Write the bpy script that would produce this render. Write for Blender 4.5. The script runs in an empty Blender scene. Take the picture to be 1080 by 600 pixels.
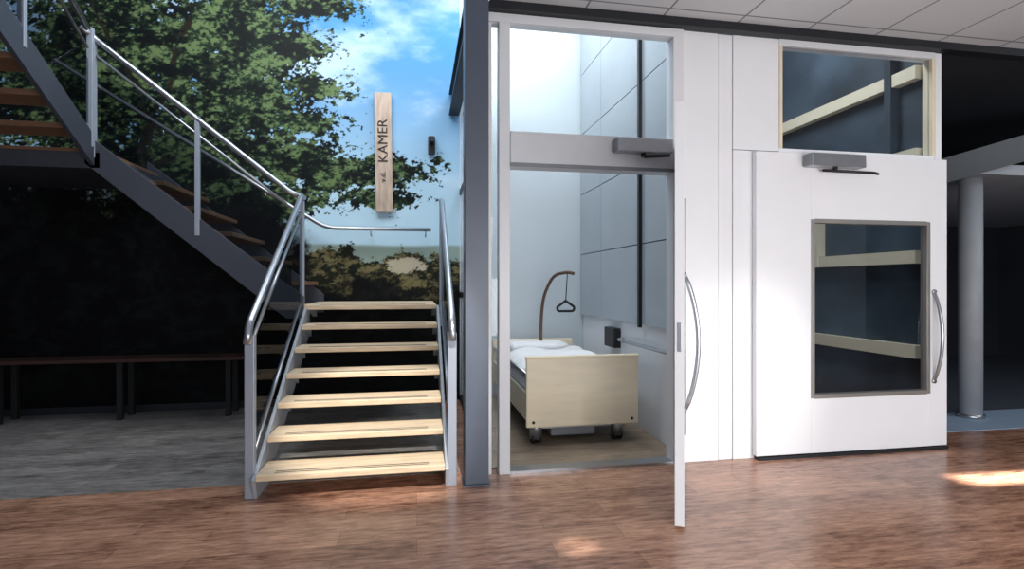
import bpy, math, random
import numpy as np
from mathutils import Vector, Matrix
random.seed(3); np.random.seed(3)
sc=bpy.context.scene
sc.view_settings.view_transform='Standard'
COL=sc.collection
def lin(c):
    return tuple(((v/255)/12.92 if v/255<=0.04045 else (((v/255)+0.055)/1.055)**2.4) for v in c)
# ------------------------------------------------------------------ materials
def newmat(name):
    m=bpy.data.materials.new(name); m.use_nodes=True
    nt=m.node_tree; b=nt.nodes['Principled BSDF']; return m,nt,b
def mat(name,rgb,rough=.5,metal=0,var=.06,scale=6,stretch=(1,1,1),bump=0,spec=None):
    m,nt,b=newmat(name); c=lin(rgb)
    tc=nt.nodes.new('ShaderNodeTexCoord'); mp=nt.nodes.new('ShaderNodeMapping'); mp.inputs['Scale'].default_value=stretch
    n=nt.nodes.new('ShaderNodeTexNoise'); n.inputs['Scale'].default_value=scale; n.inputs['Detail'].default_value=5
    r=nt.nodes.new('ShaderNodeValToRGB')
    r.color_ramp.elements[0].position=.3; r.color_ramp.elements[1].position=.7
    r.color_ramp.elements[0].color=tuple(max(0,v*(1-var)) for v in c)+(1,)
    r.color_ramp.elements[1].color=tuple(min(1,v*(1+var)) for v in c)+(1,)
    nt.links.new(tc.outputs['Object'],mp.inputs[0]); nt.links.new(mp.outputs[0],n.inputs['Vector'])
    nt.links.new(n.outputs[0],r.inputs[0]); nt.links.new(r.outputs[0],b.inputs['Base Color'])
    b.inputs['Roughness'].default_value=rough; b.inputs['Metallic'].default_value=metal
    if spec is not None: b.inputs['Specular IOR Level'].default_value=spec
    if bump:
        bp=nt.nodes.new('ShaderNodeBump'); bp.inputs['Strength'].default_value=bump; bp.inputs['Distance'].default_value=.01
        nt.links.new(n.outputs[0],bp.inputs['Height']); nt.links.new(bp.outputs[0],b.inputs['Normal'])
    return m
def glass(name,tint,refl=1.0):
    m=bpy.data.materials.new(name); m.use_nodes=True; nt=m.node_tree; nt.nodes.clear()
    o=nt.nodes.new('ShaderNodeOutputMaterial'); mx=nt.nodes.new('ShaderNodeMixShader')
    t=nt.nodes.new('ShaderNodeBsdfTransparent'); t.inputs[0].default_value=tuple(v**.5 for v in tint)+(1,)
    g=nt.nodes.new('ShaderNodeBsdfGlossy'); g.inputs['Roughness'].default_value=.02
    f=nt.nodes.new('ShaderNodeFresnel'); f.inputs[0].default_value=1.45
    ge=nt.nodes.new('ShaderNodeNewGeometry')
    sb=nt.nodes.new('ShaderNodeMath'); sb.operation='SUBTRACT'; sb.inputs[0].default_value=refl; nt.links.new(ge.outputs['Backfacing'],sb.inputs[1]); sb.use_clamp=True
    mu=nt.nodes.new('ShaderNodeMath'); mu.operation='MULTIPLY'
    nt.links.new(f.outputs[0],mu.inputs[0]); nt.links.new(sb.outputs[0],mu.inputs[1]); nt.links.new(mu.outputs[0],mx.inputs[0])
    nt.links.new(t.outputs[0],mx.inputs[1]); nt.links.new(g.outputs[0],mx.inputs[2]); nt.links.new(mx.outputs[0],o.inputs[0])
    return m
def plank_mat(name,c1,c2,rough,w=.16,l=1.1):
    m,nt,b=newmat(name)
    tc=nt.nodes.new('ShaderNodeTexCoord')
    br=nt.nodes.new('ShaderNodeTexBrick')
    br.inputs['Scale'].default_value=1; br.inputs['Brick Width'].default_value=l; br.inputs['Row Height'].default_value=w
    br.inputs['Mortar Size'].default_value=.0015; br.offset=.37; br.inputs['Bias'].default_value=0
    br.inputs['Color1'].default_value=(.25,.25,.25,1); br.inputs['Color2'].default_value=(.75,.75,.75,1); br.inputs['Mortar'].default_value=(.0,.0,.0,1)
    mp=nt.nodes.new('ShaderNodeMapping'); mp.inputs['Scale'].default_value=(1.8,10,1)
    n=nt.nodes.new('ShaderNodeTexNoise'); n.inputs['Scale'].default_value=3.4; n.inputs['Detail'].default_value=8; n.inputs['Roughness'].default_value=.72
    mp2=nt.nodes.new('ShaderNodeMapping'); mp2.inputs['Scale'].default_value=(1.2,3.5,1)
    n2=nt.nodes.new('ShaderNodeTexNoise'); n2.inputs['Scale'].default_value=2.0; n2.inputs['Detail'].default_value=4
    L=nt.links.new
    L(tc.outputs['Object'],br.inputs['Vector']); L(tc.outputs['Object'],mp.inputs[0]); L(mp.outputs[0],n.inputs['Vector'])
    L(tc.outputs['Object'],mp2.inputs[0]); L(mp2.outputs[0],n2.inputs['Vector'])
    a=nt.nodes.new('ShaderNodeMath'); a.operation='MULTIPLY_ADD'; a.inputs[1].default_value=.36; L(br.outputs[0],a.inputs[0]); 
    s=nt.nodes.new('ShaderNodeMath'); s.operation='MULTIPLY_ADD'; s.inputs[1].default_value=1.3; L(n.outputs[0],s.inputs[0])
    s2=nt.nodes.new('ShaderNodeMath'); s2.operation='MULTIPLY_ADD'; s2.inputs[1].default_value=.4; s2.inputs[2].default_value=-.5; L(n2.outputs[0],s2.inputs[0])
    L(s2.outputs[0],s.inputs[2]); L(s.outputs[0],a.inputs[2])
    r=nt.nodes.new('ShaderNodeValToRGB'); r.color_ramp.elements[0].position=.25; r.color_ramp.elements[1].position=.85
    r.color_ramp.elements[0].color=lin(c1)+(1,); r.color_ramp.elements[1].color=lin(c2)+(1,)
    L(a.outputs[0],r.inputs[0]); L(r.outputs[0],b.inputs['Base Color'])
    b.inputs['Roughness'].default_value=rough; b.inputs['Specular IOR Level'].default_value=.5
    return m
M_floor=plank_mat('floor_planks',(98,62,48),(212,164,136),.26)
M_grey=plank_mat('grey_planks',(62,60,60),(168,164,160),.42)
M_cabfl=plank_mat('cabin_planks',(90,78,66),(150,132,112),.5,.09,.7)
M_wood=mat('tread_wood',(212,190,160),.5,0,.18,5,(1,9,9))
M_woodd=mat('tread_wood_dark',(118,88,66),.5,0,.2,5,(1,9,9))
M_strip=mat('antislip_strip',(92,84,74),.8)
M_steel=mat('brushed_steel',(170,174,180),.3,.85,.05,20)
M_paint=mat('grey_paint',(150,158,170),.4,.2,.04)
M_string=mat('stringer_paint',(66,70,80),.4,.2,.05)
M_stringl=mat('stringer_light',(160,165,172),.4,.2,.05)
M_col=mat('column_paint',(80,88,102),.38,.1,.05)
M_white=mat('white_panel',(230,232,236),.35,0,.02,2)
M_white2=mat('white_frame',(218,220,224),.35,0,.02,2)
M_back=mat('shaft_back_panel',(188,198,204),.5,0,.03,1.5)
M_grid=mat('shaft_glass_panel',(160,170,178),.22,0,.06,1.2)
M_joint=mat('black_joint',(22,24,28),.5)
M_cream=mat('cream_frame',(222,212,186),.5,0,.04)
M_dark=mat('dark_steel',(28,31,37),.5,.1,.1)
M_darkw=mat('dark_wall',(40,44,52),.7,0,.2,1)
M_bay=mat('bay_wall',(60,74,86),.6,0,.6,1.3)
M_bed=mat('bed_laminate',(232,218,190),.4,0,.05,3,(1,1,6))
M_linen=mat('bed_linen',(230,230,232),.85,0,.04,8,(1,1,1),.5)
M_grey_pl=mat('grey_plastic',(120,124,130),.45)
M_black=mat('black_rubber',(18,18,20),.6)
M_rust=mat('pole_brown',(104,80,68),.4,.3)
M_sign=mat('sign_wood',(176,156,140),.7,0,.25,4,(6,6,1))
M_ink=mat('sign_ink',(45,35,30),.8)
M_soff=mat('soffit_grey',(150,156,164),.6)
M_blue=mat('lit_floor_blue',(150,172,196),.6)  # bluish light on the corridor floor, painted in as its colour
M_dfl=mat('unlit_floor_dark',(64,72,84),.8)  # corridor floor beyond the lit strip, its shade painted into the colour
M_gl=glass('clear_glass',(.93,.96,.97),1.0)
M_gld=glass('smoked_glass',(.44,.48,.52),.3)
M_glw=glass('window_glass',(.74,.79,.84),1.0)
M_glaz=mat('glazing_bead',(150,148,144),.35,.5)
# ------------------------------------------------------------------ geometry helpers
def empty(name,loc=(0,0,0)):
    e=bpy.data.objects.new(name,None); COL.objects.link(e); e.location=loc; e.empty_display_size=.2; return e
def obj(name,verts,faces,m,parent=None,smooth=False,bevel=0,seg=2):
    me=bpy.data.meshes.new(name); me.from_pydata([tuple(v) for v in verts],[],faces); me.update()
    import bmesh
    bm=bmesh.new(); bm.from_mesh(me); bmesh.ops.recalc_face_normals(bm,faces=bm.faces); bm.to_mesh(me); bm.free()
    if smooth:
        for p in me.polygons: p.use_smooth=True
    o=bpy.data.objects.new(name,me); COL.objects.link(o)
    if m: me.materials.append(m)
    if parent: o.parent=parent
    if bevel:
        b=o.modifiers.new('bevel','BEVEL'); b.width=bevel; b.segments=seg; b.limit_method='ANGLE'
    return o
def box(name,x0,x1,y0,y1,z0,z1,m,parent=None,bevel=0,seg=2):
    v=[(x,y,z) for x in(x0,x1) for y in(y0,y1) for z in(z0,z1)]
    f=[(0,1,3,2),(4,6,7,5),(0,4,5,1),(2,3,7,6),(0,2,6,4),(1,5,7,3)]
    return obj(name,v,f,m,parent,False,bevel,seg)
def prism(name,pts,vec,m,parent=None,bevel=0):
    n=len(pts); vec=Vector(vec); v=[Vector(p) for p in pts]+[Vector(p)+vec for p in pts]
    f=[tuple(range(n)),tuple(range(2*n-1,n-1,-1))]+[(i,(i+1)%n,n+(i+1)%n,n+i) for i in range(n)]
    return obj(name,v,f,m,parent,False,bevel)
def tube(name,pts,r,m,parent=None,n=14,cap=True):
    pts=[Vector(p) for p in pts]; vs=[];fs=[]
    t0=(pts[1]-pts[0]).normalized(); up=Vector((0,0,1)) if abs(t0.z)<.9 else Vector((1,0,0))
    nx=t0.cross(up).normalized()
    for i,p in enumerate(pts):
        if i==0:t=t0
        elif i==len(pts)-1:t=(pts[i]-pts[i-1]).normalized()
        else:t=((pts[i]-pts[i-1]).normalized()+(pts[i+1]-pts[i]).normalized()).normalized()
        nx=(nx-t*nx.dot(t)).normalized(); ny=t.cross(nx)
        for k in range(n):
            a=2*math.pi*k/n; vs.append(p+(nx*math.cos(a)+ny*math.sin(a))*r)
    for i in range(len(pts)-1):
        for k in range(n): fs.append((i*n+k,i*n+(k+1)%n,(i+1)*n+(k+1)%n,(i+1)*n+k))
    if cap: fs.append(tuple(range(n))); fs.append(tuple(range((len(pts)-1)*n,len(pts)*n)))
    return obj(name,vs,fs,m,parent,True)
def rounded(pts,r,k=5):
    P=[Vector(p) for p in pts]; out=[P[0]]
    for i in range(1,len(P)-1):
        a=(P[i-1]-P[i]); b=(P[i+1]-P[i]); ra=min(r,a.length*.45); rb=min(r,b.length*.45)
        s=P[i]+a.normalized()*ra; e=P[i]+b.normalized()*rb
        for j in range(k+1):
            t=j/k; out.append(s*(1-t)**2+P[i]*2*t*(1-t)+e*t*t)
    out.append(P[-1]); return out
# ------------------------------------------------------------------ room shell
box('floor',-6.6,11,-4,8.6,-.1,0,M_floor)
box('floor_grey_zone',-6.5,.30,3.87,6.29,0,.004,M_grey)
box('floor_lit_zone',4.6,10.9,4.12,4.75,0,.004,M_blue)  # floor strip coloured as if lit
box('floor_unlit_zone',4.35,10.9,4.75,8.4,0,.004,M_dfl)  # floor behind it coloured as if in shade
box('wall_back',-6.6,.50,6.32,6.5,0,5.2,M_darkw)
box('wall_left',-6.7,-6.6,-4,6.5,0,5.2,M_darkw)
box('wall_corridor',4.32,11,8.4,8.6,0,3.5,M_darkw)
box('wall_right',10.9,11,-4,8.6,0,3.5,M_darkw)
box('baseboard_back',-6.5,.45,6.26,6.28,0,.08,M_dark)
# ceiling tiles
def tile_mat():
    m,nt,b=newmat('ceiling_tiles')
    tc=nt.nodes.new('ShaderNodeTexCoord'); br=nt.nodes.new('ShaderNodeTexBrick'); br.offset=0
    br.inputs['Scale'].default_value=1; br.inputs['Brick Width'].default_value=.6; br.inputs['Row Height'].default_value=.6
    br.inputs['Mortar Size'].default_value=.008
    br.inputs['Color1'].default_value=lin((205,208,212))+(1,); br.inputs['Color2'].default_value=lin((196,200,205))+(1,); br.inputs['Mortar'].default_value=lin((120,124,130))+(1,)
    nt.links.new(tc.outputs['Object'],br.inputs['Vector']); nt.links.new(br.outputs[0],b.inputs['Base Color']); b.inputs['Roughness'].default_value=.8
    return m
M_tile=tile_mat()
box('ceiling',.50,11,-2.6,3.72,3.34,3.44,M_tile)
box('ceiling_corridor',4.32,11,3.78,8.6,3.36,3.46,M_darkw)
box('trim_1',.50,11,3.70,3.78,3.28,3.34,M_dark)
# ------------------------------------------------------------------ mural (printed photo wallpaper) painted per vertex in wall metres
def vnoise(x,y,seed):
    rs=np.random.RandomState(seed); T=rs.rand(256,256)
    xi=np.floor(x).astype(int); yi=np.floor(y).astype(int); fx=x-xi; fy=y-yi
    fx=fx*fx*(3-2*fx); fy=fy*fy*(3-2*fy)
    g=lambda a,b:T[a%256,b%256]
    return (g(xi,yi)*(1-fx)+g(xi+1,yi)*fx)*(1-fy)+(g(xi,yi+1)*(1-fx)+g(xi+1,yi+1)*fx)*fy
def fbm(x,y,s,seed,o=5,g=.5):
    v=0;a=1;t=0
    for i in range(o): v=v+a*vnoise(x*s+17.3*i,y*s+9.1*i,seed+i); t+=a; a*=g; s*=2.03
    return v/t
X0,X1,Z0,Z1=-6.5,.50,.0,5.1
NX,NZ=840,610
gx,gz=np.meshgrid(np.linspace(X0,X1,NX),np.linspace(Z0,Z1,NZ))
def sm(a,b,v):
    t=np.clip((v-a)/(b-a),0,1); return t*t*(3-2*t)
def C(r,g,b): return np.array(lin((r,g,b)))[None,None,:]
def mixc(a,b,f): return a*(1-f[...,None])+b*f[...,None]
sky=mixc(C(176,206,222)+0*gx[...,None],C(76,136,186),sm(1.9,4.1,gz))
sky=mixc(sky,C(204,222,234),sm(.44,.72,fbm(gx*.7,gz*1.3,1.2,40,7,.55))*.62)
col=sky
blobs=[(-2.87,3.85,1.1,.85),(-2.1,4.1,.95,.75),(-1.85,3.35,.8,.5),(-2.4,2.75,1.2,.6),(-1.45,2.75,.66,.38),(-.9,2.62,.6,.20),(-.25,2.66,.46,.2),(-.45,2.34,.5,.12),
(-1.2,4.5,.45,.2),(-3.6,3.3,.7,.8),(-3.3,4.9,.9,.35),(-5,3.4,1.0,1.2),(-1.15,3.55,.34,.2),(-1.3,4.0,.4,.2),(-2,2.3,1.2,.3),(-1.3,3.15,.5,.2)]
d=np.full(gx.shape,-9.)
for bx,bz,rx,rz in blobs:
    d=np.maximum(d,1-np.sqrt(((gx-bx)/rx)**2+((gz-bz)/rz)**2))
n1=fbm(gx,gz,2.8,3,6,.68); n2=fbm(gx,gz*1.6,10,11,5,.8); n3=fbm(gx,gz*1.2,26,15,2,.8)
leafm=sm(.0,.06,d*.85+(n1-.5)*1.3+(n2-.5)*1.1+(n3-.5)*.8+.12)
leafl=fbm(gx,gz*1.5,17,21,3,.85); clump=fbm(gx,gz*1.5,4.2,31,5,.6)
dark=C(8,14,15); midg=C(32,48,34); hi=C(100,120,78)
lc=mixc(dark+0*gx[...,None],midg,sm(.42,.58,leafl*.5+clump*.5)); lc=mixc(lc,hi,sm(.52,.66,leafl*.6+clump*.4)*.85)
col=mixc(col,lc,leafm)
def seg(a,b,w0,w1):
    ax,az=a;bx,bz=b;vx,vz=bx-ax,bz-az;L=vx*vx+vz*vz
    t=np.clip(((gx-ax)*vx+(gz-az)*vz)/L,0,1); wob=(fbm(gx,gz,4,77,3)-.5)*.16
    dd=np.sqrt((gx+wob-ax-t*vx)**2+(gz+wob*.5-az-t*vz)**2); w=w0+(w1-w0)*t
    return sm(1.0,.55,dd/w)
for a,b,w0,w1 in [((-3.2,1.8),(-2.75,3.1),.11,.08),((-2.75,3.1),(-2.3,4.6),.06,.03),((-2.75,3.1),(-3.4,4.4),.05,.02),((-2.9,2.6),(-1.5,3.0),.045,.02),((-1.5,3.0),(-.3,2.62),.02,.01),((-2.6,3.5),(-1.5,4.1),.035,.01),((-1.9,2.7),(-.5,2.35),.02,.01),((-.5,2.35),(-.2,2.3),.012,.006)]:
    col=mixc(col,C(34,28,24),seg(a,b,w0,w1)*sm(.42,.6,leafl*.4+clump*.6))
edge=1.70+.30*(fbm(gx,gz*0,2.2,51,5,.6)-.5)*2+(n2-.5)*.22+(n3-.5)*.08
bush=mixc(C(24,28,20)+0*gx[...,None],C(112,104,72),sm(.44,.62,fbm(gx,gz*1.6,14,61,4,.85)*.7+fbm(gx,gz*2,4,66,3)*.3))
haze=1.80+.05*(fbm(gx,gz*0,1.2,57,3)-.5)
col=mixc(col,C(140,158,150),sm(haze+.03,haze-.01,gz)*sm(-1.9,-1.4,gx))
col=mixc(col,bush,sm(edge+.015,edge-.015,gz))
sand=1-np.sqrt(((gx+.12)/.22)**2+((gz-1.57)/.10)**2)+(n2-.5)*1.4
col=mixc(col,C(190,180,158),sm(0,.15,sand)*.85)
lim=np.where(gx<-1.5,2.15+.35*np.clip(-(gx+1.5)/2.5,0,1.6),2.15+(gx+1.5)*-1.6); lim=np.clip(lim,1.36,3.0)
und=mixc(C(6,7,10)+0*gx[...,None],C(17,20,20),sm(.45,.65,fbm(gx,gz*1.4,6,91,6,.75)))
col=mixc(col,und,sm(lim+.12,lim-.12,gz+(n1-.5)*.9))  # dark ground of the print, with shade on the wall mixed into the colour
co=np.zeros((NX*NZ,3)); co[:,0]=gx.ravel(); co[:,1]=6.30; co[:,2]=gz.ravel()
idx=np.arange(NX*NZ).reshape(NZ,NX)
fc=np.stack([idx[:-1,:-1],idx[:-1,1:],idx[1:,1:],idx[1:,:-1]],-1).reshape(-1,4)
me=bpy.data.meshes.new('forest_mural'); me.vertices.add(NX*NZ); me.vertices.foreach_set('co',co.ravel())
me.loops.add(fc.size); me.loops.foreach_set('vertex_index',fc.ravel().astype(np.int32))
me.polygons.add(len(fc)); me.polygons.foreach_set('loop_start',np.arange(0,fc.size,4,dtype=np.int32))
me.update(calc_edges=True)
ca=me.color_attributes.new('print','FLOAT_COLOR','POINT')
rgba=np.ones((NX*NZ,4),dtype=np.float32); rgba[:,:3]=np.clip(col.reshape(-1,3),0,1); ca.data.foreach_set('color',rgba.ravel())
mural=bpy.data.objects.new('forest_mural',me); COL.objects.link(mural)
m,nt,b=newmat('mural_print'); at=nt.nodes.new('ShaderNodeAttribute'); at.attribute_name='print'
nt.links.new(at.outputs['Color'],b.inputs['Base Color']); b.inputs['Roughness'].default_value=.55; b.inputs['Specular IOR Level'].default_value=.12
me.materials.append(m)
# low bench in front of the mural
BN=empty('wooden_bench')
M_bench=mat('bench_wood',(58,34,28),.6,0,.2,5,(1,8,8))
M_leg=mat('bench_leg',(17,18,21),.7)
box('seat',-6.3,-1.75,5.86,6.20,.58,.615,M_bench,BN,.006)
for i,x in enumerate((-6.1,-5.0,-3.95,-2.9,-1.9)):
    box(f'leg_{i}',x-.025,x+.025,5.90,5.95,.004,.58,M_leg,BN,.003); box(f'leg_back_{i}',x-.025,x+.025,6.12,6.17,.004,.58,M_leg,BN,.003)
# ------------------------------------------------------------------ staircase
ST=empty('staircase')
R=.166; G=.27; YF=3.54; XL=-1.0; XR=.20
for i in range(1,8):
    y=YF+G*(i-1); z=R*i
    if i<7:
        box(f'tread_{i}',XL+.015,XR-.015,y,y+.29,z-.04,z,M_wood,ST,.006)
    else:
        box('landing',XL-.06,XR-.015,y,6.25,z-.045,z,M_wood,ST,.006)
    for k,yy in enumerate((y+.035,y+.065)):
        box(f'antislip_{i}_{k}',XL+.12,XR-.12,yy,yy+.008,z,z+.002,M_strip,ST)
    for s,(xa,xb) in enumerate(((XL+.012,XL+.05),(XR-.05,XR-.012))):
        prism(f'bracket_{i}_{s}',[(xa,y+.03,z-.04),(xa,y+.27,z-.04),(xa,y+.27,z-.12)],(xb-xa,0,0),M_stringl,ST)
for s,x in enumerate((XL-.012,XR-.012)):
    prism(f'stringer_{s}',[(x,3.60,0),(x,3.86,0),(x,5.30,.90),(x,5.30,1.15),(x,5.14,1.13),(x,3.56,.13)],(.024,0,0),M_stringl,ST,.003)
def rail_side(tag,x):
    box('post_a_'+tag,x-.03,x+.03,3.60,3.65,0,1.03,M_paint,ST,.006)
    box('post_b_'+tag,x-.02,x+.02,5.16,5.20,.95,2.12,M_paint,ST,.005)
    tube('handrail_'+tag,rounded([(x,3.56,.98),(x,3.60,1.10),(x,5.14,2.15),(x,5.26,2.16)],.06),.024,M_steel,ST)
    tube('midrail_'+tag,[(x,3.64,.98),(x,5.17,2.03)],.012,M_steel,ST)
    prism('glass_'+tag,[(x-.004,3.68,.26),(x-.004,5.14,1.22),(x-.004,5.14,1.96),(x-.004,3.68,.95)],(.008,0,0),M_gld,ST)
    tube('glass_trim_'+tag,[(x,3.66,.24),(x,5.15,1.21)],.012,M_steel,ST)
rail_side('l',XL-.035); rail_side('r',XR+.035)
xa,xb=-1.06,-2.72; za,zb=1.162,2.48
def slope_z(x): return za+(xa-x)*(zb-za)/(xa-xb)
for s,y in enumerate((5.12,6.19)):
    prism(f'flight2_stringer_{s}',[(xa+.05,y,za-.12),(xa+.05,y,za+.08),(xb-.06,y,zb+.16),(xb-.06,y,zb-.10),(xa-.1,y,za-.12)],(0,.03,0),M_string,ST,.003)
N2=6
for i in range(1,N2):
    x=xa-(xa-xb)/N2*(i); z=za+(zb-za)/N2*i
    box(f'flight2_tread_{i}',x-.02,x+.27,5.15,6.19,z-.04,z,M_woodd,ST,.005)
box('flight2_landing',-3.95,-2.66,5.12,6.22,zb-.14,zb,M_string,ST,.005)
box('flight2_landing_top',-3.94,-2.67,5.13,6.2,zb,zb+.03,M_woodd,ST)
hy=5.135
tube('flight2_handrail',rounded([(-1.035,5.2,2.16),(-1.12,hy,2.18),(-2.72,hy,3.46),(-2.76,hy-.1,3.50)],.05),.024,M_steel,ST)
tube('flight2_midrail',[(-1.10,hy,2.03),(-2.70,hy,3.31)],.012,M_steel,ST)
prism('flight2_glass',[(-1.12,hy,1.32),(-2.66,hy,2.58),(-2.66,hy,3.20),(-1.12,hy,1.98)],(0,.008,0),M_gld,ST)
for i,x in enumerate((-1.9,-2.72)):
    box(f'flight2_post_{i}',x-.02,x+.02,hy-.02,hy+.02,slope_z(x)-.05,slope_z(x)+1.0,M_paint,ST,.004)
tube('wall_rail',rounded([(-3.6,6.14,3.62),(-.98,6.14,1.97),(.16,6.14,1.97)],.12),.022,M_steel,ST)
for i,x in enumerate((-2.6,-1.6,-.5,.1)):
    z=1.97 if x>-.98 else 1.97+(-.98-x)*.628
    tube(f'rail_bracket_{i}',rounded([(x,6.14,z-.02),(x,6.14,z-.07),(x,6.27,z-.07)],.03),.008,M_steel,ST)
for s,x in enumerate((-2.74,-3.95)):
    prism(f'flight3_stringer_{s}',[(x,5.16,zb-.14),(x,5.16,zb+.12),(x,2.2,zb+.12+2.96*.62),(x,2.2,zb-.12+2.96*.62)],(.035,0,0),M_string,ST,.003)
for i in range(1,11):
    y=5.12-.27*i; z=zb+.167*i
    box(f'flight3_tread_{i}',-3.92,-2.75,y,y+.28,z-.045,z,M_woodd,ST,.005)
tube('flight3_handrail',[(-2.72,5.05,3.50),(-2.72,2.3,3.50+2.75*.62)],.024,M_steel,ST)
tube('flight3_midrail',[(-2.72,5.05,3.34),(-2.72,2.3,3.34+2.75*.62)],.012,M_steel,ST)
prism('flight3_glass',[(-2.72,5.05,2.70),(-2.72,2.3,2.70+2.75*.62),(-2.72,2.3,3.24+2.75*.62),(-2.72,5.05,3.24)],(.008,0,0),M_gld,ST)
for i,y in enumerate((5.10,4.3,3.4)):
    z=zb+(5.16-y)*.62
    box(f'flight3_post_{i}',-2.745,-2.70,y-.02,y+.02,z,z+1.01,M_paint,ST,.004)
# ------------------------------------------------------------------ sign
SG=empty('wooden_sign',(-.37,6.25,2.85)); SG.rotation_euler=(0,math.radians(-.8),0)
box('board',-.095,.095,-.012,.012,-.68,.68,M_sign,SG,.006)
for nm,tx,sz,off,zz in (('letters_kamer','KAMER',.155,0.045,-.12),('letters_van_de','v.d.',.09,0.02,-.34)):
    cu=bpy.data.curves.new(nm,'FONT'); cu.body=tx; cu.size=sz; cu.extrude=.002
    t=bpy.data.objects.new(nm,cu); COL.objects.link(t); t.parent=SG; cu.materials.append(M_ink)
    t.matrix_local=Matrix(((0,-1,0,off),(0,0,-1,-.015),(1,0,0,zz),(0,0,0,1)))
# ------------------------------------------------------------------ steel column + beam
SC=empty('steel_column')
box('shaft',.318,.478,3.57,3.72,.012,5.1,M_col,SC,.004)
box('base_plate',.305,.49,3.56,3.73,0,.012,M_col,SC)
SB=empty('steel_beam')
box('web',.40,.46,3.72,6.28,3.34,3.56,M_dark,SB); box('bottom_flange',.37,.49,3.72,6.28,3.32,3.34,M_dark,SB); box('top_flange',.37,.49,3.72,6.28,3.56,3.58,M_dark,SB)
WB=empty('wall_bracket'); box('plate',.13,.21,6.25,6.29,2.86,3.06,M_dark,WB,.004); box('arm',.14,.20,6.12,6.25,2.97,3.03,M_dark,WB,.004)
# ------------------------------------------------------------------ elevator
EL=empty('elevator_shaft')
Y=3.77; DT=2.19; TT=3.275
box('post_corner',.50,.525,Y,Y+.06,0,TT-.06,M_white2,EL,.003)
box('post_left',.575,.655,Y-.02,Y+.08,0,TT-.06,M_white2,EL,.004)
box('strip_glass',.525,.575,Y+.02,Y+.03,0,TT-.06,M_gl,EL)
box('sidelite_left',.502,.51,Y+.06,6.3,0,4.9,M_glw,EL)
for i,z in enumerate((0,1.2,2.4,3.6,4.84)): box(f'side_rail_{i}',.495,.53,Y+.06,6.3,z,z+.06,M_dark,EL)
box('header',.655,1.90,Y-.03,Y+.10,DT,2.44,mat('header_steel',(206,209,214),.35,0,.03),EL,.004)
box('header_lip',.655,1.90,Y-.04,Y-.03,DT+.0,DT+.025,M_grey_pl,EL)
box('transom_top',.50,1.984,Y-.02,Y+.08,TT-.06,TT,M_white2,EL,.003)
box('transom_glass',.655,1.90,Y+.02,Y+.03,2.44,TT-.06,M_gl,EL)
box('post_right',1.90,1.984,Y-.02,Y+.10,0,TT-.06,M_white2,EL,.004)
box('threshold',.655,1.90,Y-.02,Y+.10,0,.02,M_steel,EL)
box('cabin_floor',.53,2.04,Y+.10,6.45,0,.018,M_cabfl,EL)
box('panel_lower',1.985,2.28,Y,Y+.08,.0,TT,M_white,EL,.003)
box('panel_mid',2.285,2.40,Y+.006,Y+.08,.0,TT,M_white,EL,.003)
box('panel_right',2.405,2.80,Y,Y+.08,2.395,TT,M_white,EL,.003)
box('panel_right_low',2.405,2.60,Y,Y+.08,.0,2.39,M_white,EL,.003)
box('panel_end',4.245,4.31,Y,Y+.08,0,TT,M_white,EL,.003)
box('over_door_rail',2.80,4.24,Y,Y+.08,2.37,2.42,M_white,EL,.003)
box('window_frame_top',2.80,4.245,Y-.005,Y+.08,TT-.05,TT,M_white2,EL)
box('window_frame_left',2.80,2.825,Y-.008,Y+.08,2.42,TT-.05,M_cream,EL)
box('window_frame_right',4.21,4.245,Y-.008,Y+.08,2.42,TT-.05,M_cream,EL)
box('window_glass_upper',2.825,4.21,Y+.02,Y+.03,2.42,TT-.05,M_glw,EL)
box('shaft_back',.50,4.31,6.46,6.56,0,5.1,M_back,EL)
box('shaft_left_back',.50,.55,6.30,6.46,0,5.1,M_white,EL)
box('shaft_right_lower',2.06,2.12,Y+.08,6.46,0,5.1,M_white,EL)
box('shaft_top',.50,4.31,Y+.08,6.56,5.1,5.2,M_white,EL)
ys=[3.90,4.60,5.68,6.44]; zs=[.98,1.72,2.46,3.20,3.94,4.68,5.08]
for a in range(3):
    for c in range(6):
        box(f'grid_panel_{a}_{c}',2.015,2.05,ys[a]+.005,ys[a+1]-.005,zs[c]+.005,zs[c+1]-.005,M_grid,EL)
box('grid_backing',2.045,2.058,3.90,6.44,.98,5.08,M_joint,EL)
box('guide_rail',1.985,2.015,4.58,4.62,.96,5.08,M_joint,EL)
box('control_box',1.98,2.058,5.20,5.48,.70,.90,M_joint,EL,.005)
tube('cabin_handrail',rounded([(2.05,4.0,.80),(1.99,4.0,.80),(1.99,5.1,.80),(2.05,5.1,.80)],.04),.018,M_steel,EL)
box('right_bay_back',2.13,4.24,6.43,6.455,0,5.0,M_bay,EL)
box('right_bay_left',2.125,2.14,Y+.09,6.43,0,5.0,M_bay,EL)
box('right_bay_side',4.24,4.31,Y+.08,6.46,0,5.1,M_bay,EL)
for i,(z,h) in enumerate(((.72,.11),(1.53,.11),(2.42,.09),(3.10,.11))):
    box(f'bay_rail_{i}',4.16,4.24,Y+.10,6.40,z,z+h,M_cream,EL)
box('bay_post_0',4.15,4.24,4.98,5.10,1.53,2.43,M_cream,EL); box('bay_post_1',4.15,4.24,4.10,4.17,2.4,5,M_bay,EL)
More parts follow.
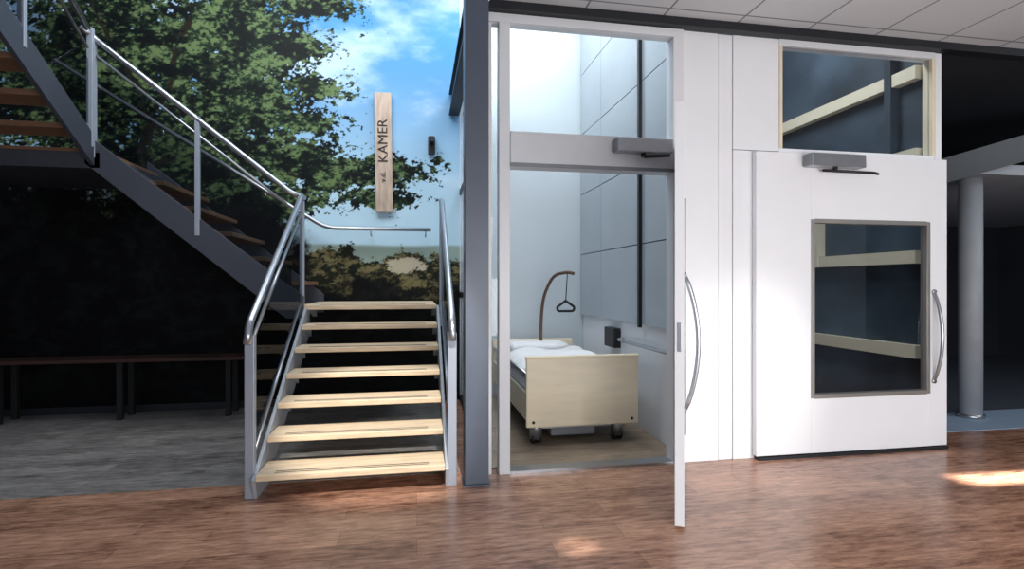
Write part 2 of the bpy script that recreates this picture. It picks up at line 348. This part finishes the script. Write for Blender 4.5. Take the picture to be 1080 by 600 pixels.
def door(name,loc,rot,w,sx,h=2.33,win=None,zb=.03,hx=.13,hz=(.57,1.30),pr=.075):
    E=empty(name,loc); E.rotation_euler=(0,0,rot)
    def bx(n,a,b,y0,y1,z0,z1,m,bev=.002):
        xs=sorted((a*sx,b*sx)); return box(n,xs[0],xs[1],y0,y1,z0,z1,m,E,bev)
    a,b,c,d=win
    bx('leaf_stile_hinge',0,a,-.05,0,zb,h,M_white); bx('leaf_stile_lock',b,w,-.05,0,zb,h,M_white)
    bx('leaf_top',a,b,-.05,0,d,h,M_white,0); bx('leaf_bottom',a,b,-.05,0,zb,c,M_white,0)
    bx('glass',a,b,-.028,-.02,c,d,M_glw,0)
    t=.028
    for n,q in (('l',(a-.005,a+t,c,d)),('r',(b-t,b+.005,c,d)),('t',(a+t,b-t,d-t,d+.005)),('b',(a+t,b-t,c-.005,c+t))):
        bx('glazing_'+n,q[0],q[1],-.056,.004,q[2],q[3],M_glaz,.002)
    x=(w-hx)*sx
    pts=[]
    for i in range(17):
        s=i/16; pts.append((x,-.05-pr*math.sin(math.pi*s)**.75-.001,hz[0]+(hz[1]-hz[0])*s))
    tube('pull_handle',pts,.013,M_steel,E)
    for i,z in enumerate(hz):
        tube(f'handle_boss_{i}',[(x,-.05,z),(x,-.062,z)],.02,M_steel,E)
    bx('lock',w-.001,w+.004,-.035,-.015,.98,1.14,M_steel,.001)
    return E
door('elevator_door',(1.93,3.745,0),math.radians(62.0),1.13,-1,2.355,(.28,.88,.46,1.86),.02,.10,(.64,1.40))
door('elevator_door.001',(2.565,3.765,0),0,1.735,1,2.375,(.475,1.565,.46,1.86),.03,.13,(.56,1.29))
def closer(name,x0,x1,y,z,arm):
    E=empty(name)
    box('body',x0,x1,y-.09,y,z-.05,z+.05,M_steel,E,.008)
    box('cap',x0-.012,x0,y-.085,y-.005,z-.045,z+.045,M_grey_pl,E,.004)
    tube('spindle',[((x0+x1)/2,y-.045,z-.05),((x0+x1)/2,y-.045,z-.075)],.018,M_joint,E)
    tube('arm',arm,.011,M_joint,E)
    return E
closer('door_closer',1.42,1.85,3.735,2.36,[(1.64,3.69,2.285),(1.80,3.60,2.28)])
closer('door_closer.001',2.97,3.45,3.71,2.31,[(3.1,3.665,2.235),(3.5,3.60,2.215),(3.56,3.63,2.215)])
box('trim_2',2.58,4.3,3.70,3.76,.0,.022,M_dark)
# ------------------------------------------------------------------ hospital bed
HB=empty('hospital_bed')
x0,x1=.885,1.86; yf,yb=4.30,6.30
box('footboard',x0,x1,yf,yf+.035,.17,.75,M_bed,HB,.012,3)
box('footboard_cap',x0-.005,x1+.005,yf-.006,yf+.041,.735,.76,M_bed,HB,.01,3)
box('headboard',x0,x1,yb-.04,yb,.17,.70,M_bed,HB,.012,3)
for s,x in enumerate((x0+.005,x1-.03)):
    box(f'side_board_{s}',x,x+.025,yf+.035,yb-.04,.22,.45,M_bed,HB,.006)
    tube(f'side_rail_{s}',[(x+.012,yf+.04,.60),(x+.012,yb-.04,.60)],.014,M_steel,HB)
box('mattress',x0+.035,x1-.035,yf+.045,yb-.05,.42,.56,M_linen,HB,.04,4)
nx,ny=26,44; V=[];F=[]
for j in range(ny):
    for i in range(nx):
        u=i/(nx-1);v=j/(ny-1); x=x0+.02+(x1-x0-.04)*u; y=yf+.06+(yb-yf-.55)*v
        e=min(u,1-u); z=.55+.07*min(1,e*7)**.5+.03*math.sin(u*9+v*5)*math.sin(v*8)+.02*math.sin(v*17+u*4)+.02*v
        V.append((x,y,z))
for j in range(ny-1):
    for i in range(nx-1): a=j*nx+i; F.append((a,a+1,a+nx+1,a+nx))
o=obj('duvet',V,F,M_linen,HB,True); sd=o.modifiers.new('s','SOLIDIFY'); sd.thickness=.03
box('pillow',x0+.15,x1-.15,yb-.46,yb-.08,.57,.69,M_linen,HB,.055,5)
box('under_frame',x0+.05,x1-.05,yf+.06,yb-.08,.22,.28,M_grey_pl,HB,.006)
box('lift_motor',1.12,1.52,yf+.12,yf+.5,.06,.20,M_grey_pl,HB,.02)
box('cross_bar',x0+.08,x1-.08,yf+.09,yf+.14,.135,.175,M_steel,HB,.005)
k=0
for cy in (yf+.10,yb-.15):
    for cx in (.985,1.70):
        tube(f'castor_fork_{k}',[(cx,cy,.24),(cx,cy,.06)],.052,M_steel,HB,20)
        tube(f'castor_wheel_{k}a',[(cx-.04,cy,.063),(cx-.008,cy,.063)],.045,M_black,HB,20)
        tube(f'castor_wheel_{k}b',[(cx+.008,cy,.063),(cx+.04,cy,.063)],.045,M_black,HB,20)
        k+=1
for i,x in enumerate((x0+.06,x1-.06)):
    tube(f'screw_{i}',[(x,yf-.006,.215),(x,yf+.01,.215)],.012,M_joint,HB)
px_=1.46
tube('trapeze_pole',rounded([(px_-.02,6.14,.45),(px_-.02,6.14,.95),(px_,6.1,1.22),(px_+.08,5.95,1.46),(px_+.19,5.75,1.49),(px_+.25,5.70,1.47)],.12),.019,M_rust,HB)
tube('trapeze_strap',[(px_+.19,5.75,1.48),(px_+.17,5.75,1.17)],.006,M_black,HB)
c=(px_+.17,5.75,1.17)
tube('trapeze_handle',rounded([c,(c[0]-.10,c[1],c[2]-.07),(c[0]-.09,c[1],c[2]-.115),(c[0]+.09,c[1],c[2]-.115),(c[0]+.10,c[1],c[2]-.07),c],.02),.014,M_black,HB)
# ------------------------------------------------------------------ far right structures
RC=empty('round_column'); tube('shaft',[(5.55,4.55,.0),(5.55,4.55,2.42)],.10,M_soff,RC,28); tube('collar',[(5.55,4.55,.0),(5.55,4.55,.04)],.12,M_steel,RC,28)
box('ceiling_soffit',4.4,10.8,4.3,8.3,2.42,2.52,M_soff)
DB=empty('diagonal_beam'); prism('stringer',[(4.45,4.10,2.20),(4.45,4.10,2.42),(7.5,4.10,3.3),(7.5,4.10,3.0)],(0,.05,0),M_dark,DB)
# ------------------------------------------------------------------ lights
w=bpy.data.worlds.new('world'); sc.world=w; w.use_nodes=True
w.node_tree.nodes['Background'].inputs[0].default_value=(.76,.84,1,1); w.node_tree.nodes['Background'].inputs[1].default_value=.42
def area(name,loc,target,sx,sy,p,c=(1,1,1),spread=None):
    l=bpy.data.lights.new(name,'AREA'); l.shape='RECTANGLE'; l.size=sx; l.size_y=sy; l.energy=p; l.color=c
    if spread: l.spread=math.radians(spread)
    o=bpy.data.objects.new(name,l); COL.objects.link(o); o.location=loc; o.rotation_euler=(Vector(target)-Vector(loc)).to_track_quat('-Z','Y').to_euler(); return o
def spot(name,loc,target,ang,p,c=(1,.96,.90),blend=.3,r=.02):
    l=bpy.data.lights.new(name,'SPOT'); l.energy=p; l.color=c; l.spot_size=math.radians(ang); l.spot_blend=blend; l.shadow_soft_size=r
    o=bpy.data.objects.new(name,l); COL.objects.link(o); o.location=loc; o.rotation_euler=(Vector(target)-Vector(loc)).to_track_quat('-Z','Y').to_euler(); return o
area('skylight_lamp',(-.9,4.2,5.0),(-.9,6.3,3.2),3.0,1.0,125,(.92,.97,1))
area('front_wall_fill',(3.0,-.6,1.0),(3.0,3.8,.3),4.5,.9,135,(.99,.98,.98))  # added fill that brightens the lower lift front, stands for no modelled window
area('header_fill',(.6,-2.2,1.9),(1.8,3.8,1.2),1.6,1.4,42,(.99,.98,.97))  # added fill for the header and bed, shadowed by the open door
area('cabin_lamp',(1.25,5.1,5.0),(1.25,5.1,0),1.2,2.0,90,(.95,.98,1))
area('bay_fill',(2.9,4.6,4.7),(4.2,5.0,1.6),.8,1.2,75,(.95,.98,1))  # added light so the bay behind the glass is not black
area('corridor_fill',(7.2,2.6,3.2),(6.4,5.0,.2),1.5,1.0,35,(.85,.93,1))  # added fill to lift the corridor structure and floor
spot('sun_stairs',(.40,-.2,4.9),(-.22,3.95,.35),15,2000,r=.04,blend=.5)
area('sun_patch_right',(6.4,3.0,2.2),(4.1,3.08,0),.16,.55,5,(1,.95,.88),3)
spot('sun_patch_front',(1.0,3.3,3.2),(.82,2.66,0),5,420,blend=1)
spot('sun_panel',(3.4,.4,3.2),(2.35,3.77,.45),24,420,blend=.8,r=.15)
# ------------------------------------------------------------------ camera
cd=bpy.data.cameras.new('camera'); cam=bpy.data.objects.new('camera',cd); COL.objects.link(cam)
cam.location=(0,0,1.35); cam.rotation_euler=(math.radians(90),0,math.radians(-10.1)); cd.lens=18.83; cd.sensor_width=36; cd.sensor_fit='HORIZONTAL'
sc.camera=cam
